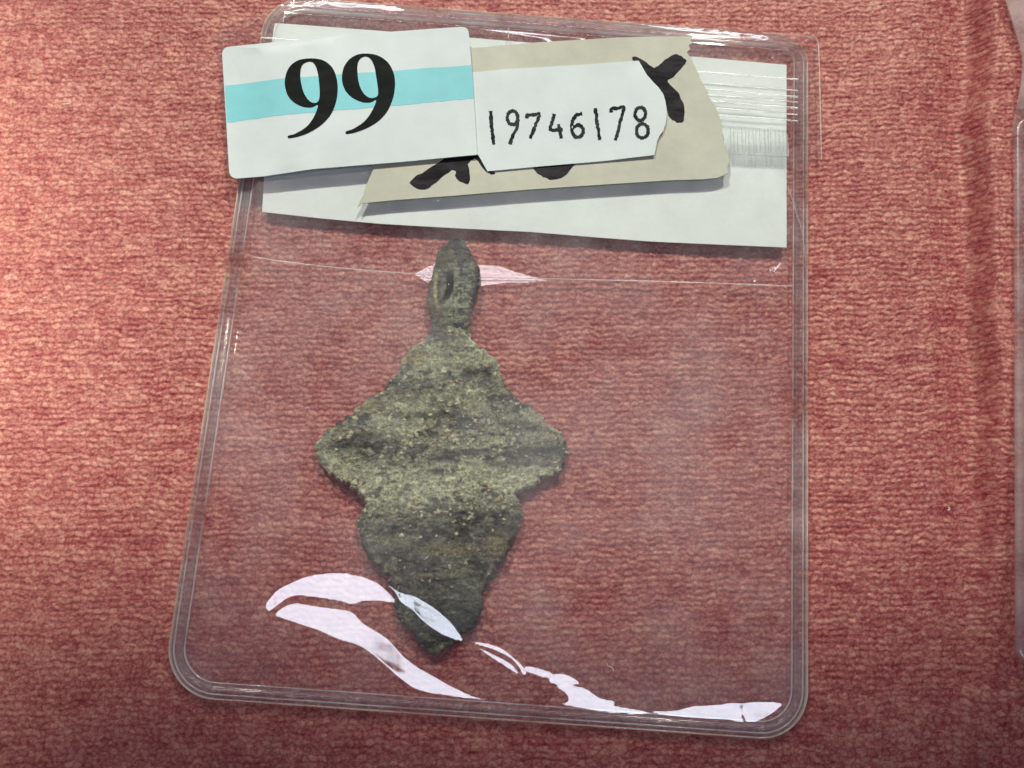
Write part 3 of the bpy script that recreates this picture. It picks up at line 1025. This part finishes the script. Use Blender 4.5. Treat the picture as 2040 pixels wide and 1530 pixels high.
def patina_shade(px, py, h, loop=False):
    """mineral colours and other tones of the surface, loop highlight and shade painted in"""
    n1 = fbm(px / 50, py / 24, 5, 100); n2 = fbm(px / 16, py / 12, 3, 120); n3 = fbm(px / 90, py / 60, 3, 140)
    olive = np.array([0.245, 0.240, 0.180]); dark = np.array([0.036, 0.037, 0.036]); green = np.array([0.40, 0.41, 0.29])
    tan = np.array([0.60, 0.55, 0.37]); orange = np.array([0.42, 0.29, 0.17]); slate = np.array([0.105, 0.11, 0.11])
    c = olive[None] * np.ones((len(px), 1))
    def mixc(c, col, w): return c * (1 - w[:, None]) + col[None] * w[:, None]
    c = mixc(c, dark, 0.85 * sstep(0.49, 0.57, n1 * 0.55 + n2 * 0.45))
    c = mixc(c, slate, 0.75 * sstep(0.50, 0.60, fbm(px / 44, py / 16, 3, 160)))
    c = mixc(c, green, 0.75 * sstep(0.50, 0.60, n3 * 0.6 + n2 * 0.4))
    # pale crust band across the waist and the shoulder
    wb = np.exp(-((py - 972 - 0.04 * (px - 870)) / 34) ** 2) * sstep(0.30, 0.55, n2)
    c = mixc(c, green * 1.15, 0.8 * np.clip(wb, 0, 1))
    # darker lower lobe
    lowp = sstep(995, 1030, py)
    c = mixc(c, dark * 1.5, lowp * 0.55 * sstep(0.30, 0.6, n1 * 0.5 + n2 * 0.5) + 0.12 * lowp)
    wtan = np.exp(-((py - 1095) / 12) ** 2 - ((px - 890) / 70) ** 2)
    c = mixc(c, np.array([0.19, 0.17, 0.10]), np.clip(wtan * 0.9, 0, 1))
    wtan = np.exp(-((py - 1085) / 22) ** 2 - ((px - 990) / 20) ** 2)
    c = mixc(c, np.array([0.24, 0.21, 0.12]), np.clip(wtan * 0.9, 0, 1))
    # dark pits seen in the photograph
    for (a, b, ra, rb) in ((935, 745, 18, 11), (970, 748, 12, 14), (875, 940, 26, 7), (895, 905, 30, 12), (730, 870, 35, 9), (680, 885, 30, 14),
                           (1060, 900, 45, 14), (860, 828, 60, 8), (1050, 850, 35, 12), (880, 1155, 28, 6)):
        w = np.exp(-((px - a) / ra) ** 2 - ((py - b) / rb) ** 2)
        c = mixc(c, dark, np.clip(w * 1.1, 0, 0.9) * (0.55 + 0.45 * n2))
    # crumbs of pale and rusty crust
    wxx = px + 5 * (vnoise(px / 4, py / 4, 5) - .5); wyy = py + 5 * (vnoise(px / 4, py / 4, 6) - .5)
    f1, f2, idc = worley(wxx / 5.5, wyy / 5.0, 310, 0.95)
    gran = sstep(0.0, 0.22, f2 - f1)
    c = c * (0.55 + 0.45 * gran)[:, None] * (0.74 + 0.60 * idc)[:, None]
    f1, f2, idc = worley(wxx / 9.0, wyy / 8.0, 210, 0.95)
    dens = 0.12 + 0.50 * np.exp(-((py - 862) / 26) ** 2 - ((px - 930) / 110) ** 2) + 0.24 * np.exp(-((py - 975) / 30) ** 2) \
        + 0.25 * np.exp(-((py - 1025) / 14) ** 2 - ((px - 900) / 90) ** 2)
    cr = (idc < dens) * sstep(0.50, 0.34, f1 + 0.9 * (n2 - 0.5) + 0.25 * hash2(np.floor(idc * 999), 3.0, 1)) * sstep(0.0, 0.12, f2 - f1)
    kind = hash2(np.floor(idc * 9999), np.floor(idc * 777), 3)
    colr = np.where(kind[:, None] < 0.15, orange[None], np.where(kind[:, None] < 0.7, tan[None], green[None] * 1.55))
    c = c * (1 - 0.80 * cr[:, None]) + colr * 0.80 * cr[:, None]
    # rusty rim top left
    w = np.exp(-((px - 822) / 24) ** 2 - ((py - 708) / 16) ** 2)
    c = mixc(c, np.array([0.30, 0.22, 0.11]), np.clip(w, 0, 0.8) * (0.4 + n2 * 0.6))
    w = np.exp(-((px - 735) / 20) ** 2 - ((py - 805) / 13) ** 2)
    c = mixc(c, np.array([0.26, 0.24, 0.13]), np.clip(w, 0, 0.8))
    c = mixc(c, np.array([0.040, 0.050, 0.054]), 0.62 * sstep(1120, 1230, py))  # colour turns darker and bluer towards the lower tip
    if loop:
        w = np.exp(-((px - 925) / 16) ** 2 - ((py - 545) / 34) ** 2)
        c = mixc(c, np.array([0.13, 0.155, 0.15]), np.clip(w, 0, 0.8))  # slate highlight painted on the loop's right face
        w = np.exp(-((px - 905) / 26) ** 2 - ((py - 590) / 400) ** 2) * sstep(560, 600, py)
        c = mixc(c, np.array([0.17, 0.20, 0.13]), np.clip(w, 0, 0.6))
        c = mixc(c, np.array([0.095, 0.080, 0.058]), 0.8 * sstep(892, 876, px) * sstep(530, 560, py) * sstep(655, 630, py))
        c = mixc(c, np.array([0.10, 0.092, 0.062]), 0.7 * sstep(545, 510, py))
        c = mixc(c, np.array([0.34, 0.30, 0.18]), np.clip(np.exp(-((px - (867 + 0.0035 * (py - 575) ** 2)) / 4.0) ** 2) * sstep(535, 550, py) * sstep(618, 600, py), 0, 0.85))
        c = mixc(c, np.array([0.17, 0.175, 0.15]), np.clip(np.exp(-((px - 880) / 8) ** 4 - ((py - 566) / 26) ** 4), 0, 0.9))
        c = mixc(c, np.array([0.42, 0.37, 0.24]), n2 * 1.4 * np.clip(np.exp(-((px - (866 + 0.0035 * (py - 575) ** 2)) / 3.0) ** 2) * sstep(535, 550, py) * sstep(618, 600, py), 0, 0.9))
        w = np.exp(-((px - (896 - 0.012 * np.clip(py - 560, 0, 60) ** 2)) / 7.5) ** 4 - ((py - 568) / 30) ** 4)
        c = mixc(c, dark * 0.1, np.clip(w * 1.4, 0, 1.0))  # shade inside the loop's opening, painted nearly black
        c = mixc(c, dark * 0.9, 0.8 * np.clip(np.exp(-((px - 950) / 6) ** 2 - ((py - 560) / 40) ** 2), 0, 1))  # shaded outline of the right edge, painted dark
        c = mixc(c, np.array([0.30, 0.34, 0.25]), 0.75 * sstep(0.42, 0.55, n2) * np.exp(-((px - 918) / 18) ** 2 - ((py - 612) / 36) ** 2))
        c = mixc(c, dark * 0.8, 0.75 * sstep(0.50, 0.56, fbm(px / 9, py / 7, 3, 333)) * (px > 903))
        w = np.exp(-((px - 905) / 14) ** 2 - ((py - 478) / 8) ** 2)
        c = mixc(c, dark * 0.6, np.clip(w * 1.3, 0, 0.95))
    return c, cr


def cast(name, outline_px, hole, zmid, hfun, parent, loop=False, step=0.085, zref=1.4, jag=0.10):
    """solid cast piece: rounded corroded edges, top relief hfun, flat-ish back"""
    o = PP(catmull(outline_px, 5), zref)
    o = resample(o, 0.12)
    seg = np.column_stack([vnoise(o[:, 0] * 2.2, o[:, 1] * 2.2, 1) - .5, vnoise(o[:, 0] * 2.2, o[:, 1] * 2.2, 2) - .5])
    seg2 = np.column_stack([vnoise(o[:, 0] * 1.0, o[:, 1] * 1.0, 11) - .5, vnoise(o[:, 0] * 1.0, o[:, 1] * 1.0, 12) - .5])
    seg3 = np.column_stack([vnoise(o[:, 0] * 5.0, o[:, 1] * 5.0, 21) - .5, vnoise(o[:, 0] * 5.0, o[:, 1] * 5.0, 22) - .5])
    o = o + seg * jag * 5.5 + seg2 * jag * 2.0 + seg3 * jag * 2.6
    x0, y0 = o.min(0); x1, y1 = o.max(0)
    GX, GY = np.meshgrid(np.arange(x0 - step, x1 + step, step), np.arange(y0 - step, y1 + step, step))
    d, bx, by = sdf(o, GX, GY)
    if hole is not None:
        hh = resample(PP(catmull(hole, 4), zref), 0.2)
        d2, hx, hy = sdf(hh, GX, GY)
        m = (-d2) < d
        d, bx, by = np.where(m, -d2, d), np.where(m, hx, bx), np.where(m, hy, by)
    ins = d > 0
    ny, nx = GX.shape
    ii = (np.arange(ny - 1)[:, None] * nx + np.arange(nx - 1)[None, :])
    ok = (ins[:-1, :-1] & ins[1:, :-1] & ins[:-1, 1:] & ins[1:, 1:])
    ii = ii[ok]
    F = np.column_stack([ii, ii + 1, ii + nx + 1, ii + nx])
    used = np.unique(F)
    remap = np.full(nx * ny, -1); remap[used] = np.arange(len(used))
    F = remap[F]
    X, Y, D = GX.ravel()[used], GY.ravel()[used], d.ravel()[used]
    BX, BY = bx.ravel()[used], by.ravel()[used]
    e = np.concatenate([F[:, [0, 1]], F[:, [1, 2]], F[:, [2, 3]], F[:, [3, 0]]])
    n = len(used)
    code = e[:, 0].astype(np.int64) * n + e[:, 1]; rev = e[:, 1].astype(np.int64) * n + e[:, 0]
    bd = e[~np.isin(code, rev)]
    bv = np.unique(bd)
    X[bv], Y[bv], D[bv] = BX[bv], BY[bv], 0.0
    px, py = pix(X, Y, np.full(len(X), zref))
    c, cr = patina_shade(px, py, None, loop)
    R = 0.42
    e_ = np.sqrt(np.clip(1 - (1 - np.clip(D / R, 0, 1)) ** 2, 0, 1))
    th, tb = hfun(px, py, D)
    rel = 0.22 * (fbm(X * 0.7, Y * 2.2, 4, 50) - 0.5) + 0.17 * (fbm(X * 4, Y * 4, 3, 60) - 0.5) + 0.10 * cr
    pit = 0.0
    for (a, b, ra, rb, dep) in ((935, 745, 17, 9, .30), (970, 748, 10, 13, .35), (875, 940, 22, 5, .22), (990, 1070, 30, 3, .15), (990, 1112, 30, 3, .12)):
        pit = pit + dep * np.exp(-((px - a) / ra) ** 2 - ((py - b) / rb) ** 2)
    ztop = zmid + e_ * (th + rel - pit)
    zbot = zmid - e_ * tb
    V = np.concatenate([np.column_stack([X, Y, ztop]), np.column_stack([X, Y, zbot])])
    Fs = np.concatenate([F, F[:, ::-1] + n, np.column_stack([bd[:, 1], bd[:, 0], bd[:, 0] + n, bd[:, 1] + n])])
    return mesh_np(name, V, Fs, M_BRONZE, parent, attrs={'patina_shade': np.concatenate([c, c])})


pend = empty('bronze_pendant', 'corroded green bronze lozenge pendant with a suspension loop, inside the plastic sleeve', 'pendant')


def h_plate(px, py, D):
    # low cross ribs and a slight dome
    rib = 0.15 * np.sin((py - 700) / 20.0 + 0.5 * np.sin(px / 70)) * sstep(700, 760, py)
    neck = 0.25 * np.exp(-((px - 898) / 40) ** 2) * sstep(760, 660, py)
    t = 0.42 + 0.10 * np.clip(D / 8, 0, 1) + rib + neck
    t *= 1 - 0.25 * sstep(1130, 1290, py)
    return t, 0.35 + 0 * px


def h_loop(px, py, D):
    # the loop is a bent strip: right face high and round, left flank lower beyond the opening
    t = 0.58 + 0.22 * np.exp(-((px - 922) / 20) ** 2)
    left = sstep(900, 868, px) * sstep(640, 600, py) * sstep(500, 530, py)
    t = t - 0.30 * left
    t = t - 0.62 * np.exp(-((px - 884) / 10) ** 4 - ((py - 570) / 31) ** 4) - 0.75 * np.exp(-((px - 896) / 6.5) ** 4 - ((py - 568) / 31) ** 4)
    lip = 0.22 * np.exp(-((px - (866 + 0.05 * (py - 570))) / 5) ** 2) * sstep(640, 610, py) * sstep(520, 545, py)
    pitt = 0.5 * np.exp(-((px - 911) / 12) ** 2 - ((py - 477) / 6) ** 2)
    grv = 0.12 * np.exp(-((py - 497) / 4) ** 2) + 0.10 * np.exp(-((py - 632) / 5) ** 2) - 0.10 * np.exp(-((py - 612) / 8) ** 2)
    t = t + lip - pitt - grv
    return t * (1 - 0.75 * sstep(628, 662, py)), 0.6 + 0 * px


cast('plate', body_px, None, 0.82, h_plate, pend, False, zref=1.3)
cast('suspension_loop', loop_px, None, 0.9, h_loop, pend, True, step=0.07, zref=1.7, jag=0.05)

# ---------------------------------------------------------------- neighbouring sleeve at the right edge
nb = empty('plastic_sleeve', 'second clear plastic sleeve cut off by the right edge of the photo', 'plastic sleeve', 'clear plastic sleeves')
nq = PP([(2019, 235), (2900, 260), (2900, 1400), (2022, 1330)], 3.0)
nr_ = [1.5, 5, 5, 2.2]
M_MILK = film_material('milky_vinyl_edge', refl=0.10, haze=0.33, rough=0.25, specks=0.0, tint=(0.96, 0.93, 0.93), hazecol=(0.72, 0.55, 0.55))
ring_profile('outer_edge', resample(rounded(nq, nr_, inset=0.5), 0.5), circ(0, 3.0, 0.5, 0.5, 10), M_MILK, nb)
ring_profile('inner_bead', resample(rounded(nq, nr_, inset=1.7), 0.5), circ(0, 2.95, 0.28, 0.3, 10), M_RIM, nb)
solid('front_film', [resample(rounded(nq, nr_, inset=0.8), 1.5)], lambda x, y: 3.3 + 0 * x, 0.1, M_FILM, nb)
solid('back_film', [resample(rounded(nq, nr_, inset=0.8), 1.5)], lambda x, y: 2.75 + 0 * x, 0.1, M_BACK, nb)
fl = PP([(1988, -60), (2004, 0), (2022, 60), (2037, 112), (2036, 150), (2030, 190), (2022, 230), (2015, 262), (2100, 300), (2300, 280), (2300, -60)], 3.7)
solid('flap', [fl], lambda x, y: 3.7 + 0.12 * np.sin(y * 0.2), 0.25, M_MILK, nb, spacing=2)

# ---------------------------------------------------------------- lint on the film and cloth
M_LINT = paper_material('pale_lint', (0.75, 0.66, 0.60), 0.1, rough=0.8)
lint = [
    ([(1209, 1321), (1211, 1327), (1217, 1329), (1221, 1333), (1222, 1337)], 1.95, 0.07, 'curled white fibre on the lower right of the plastic sleeve'),
    ([(1012, 56), (1014, 66), (1012, 76)], 1.6, 0.07, 'short pale fibre at the top edge of the plastic sleeve'),
    ([(1889, 1010), (1892, 1014), (1888, 1017)], 0.35, 0.10, 'tiny pale crumb on the cloth at lower right near the second sleeve'),
    ([(126, 209), (134, 207), (141, 207)], 0.35, 0.09, 'tiny cream crumb on the cloth at the upper left'),
]
for i, (pts, z, r, lab) in enumerate(lint):
    o = rod('lint', catmull(PP(pts, z), 4, False), z, r, M_LINT, None, 6)
    tag(o, lab, 'lint', 'bits of lint')
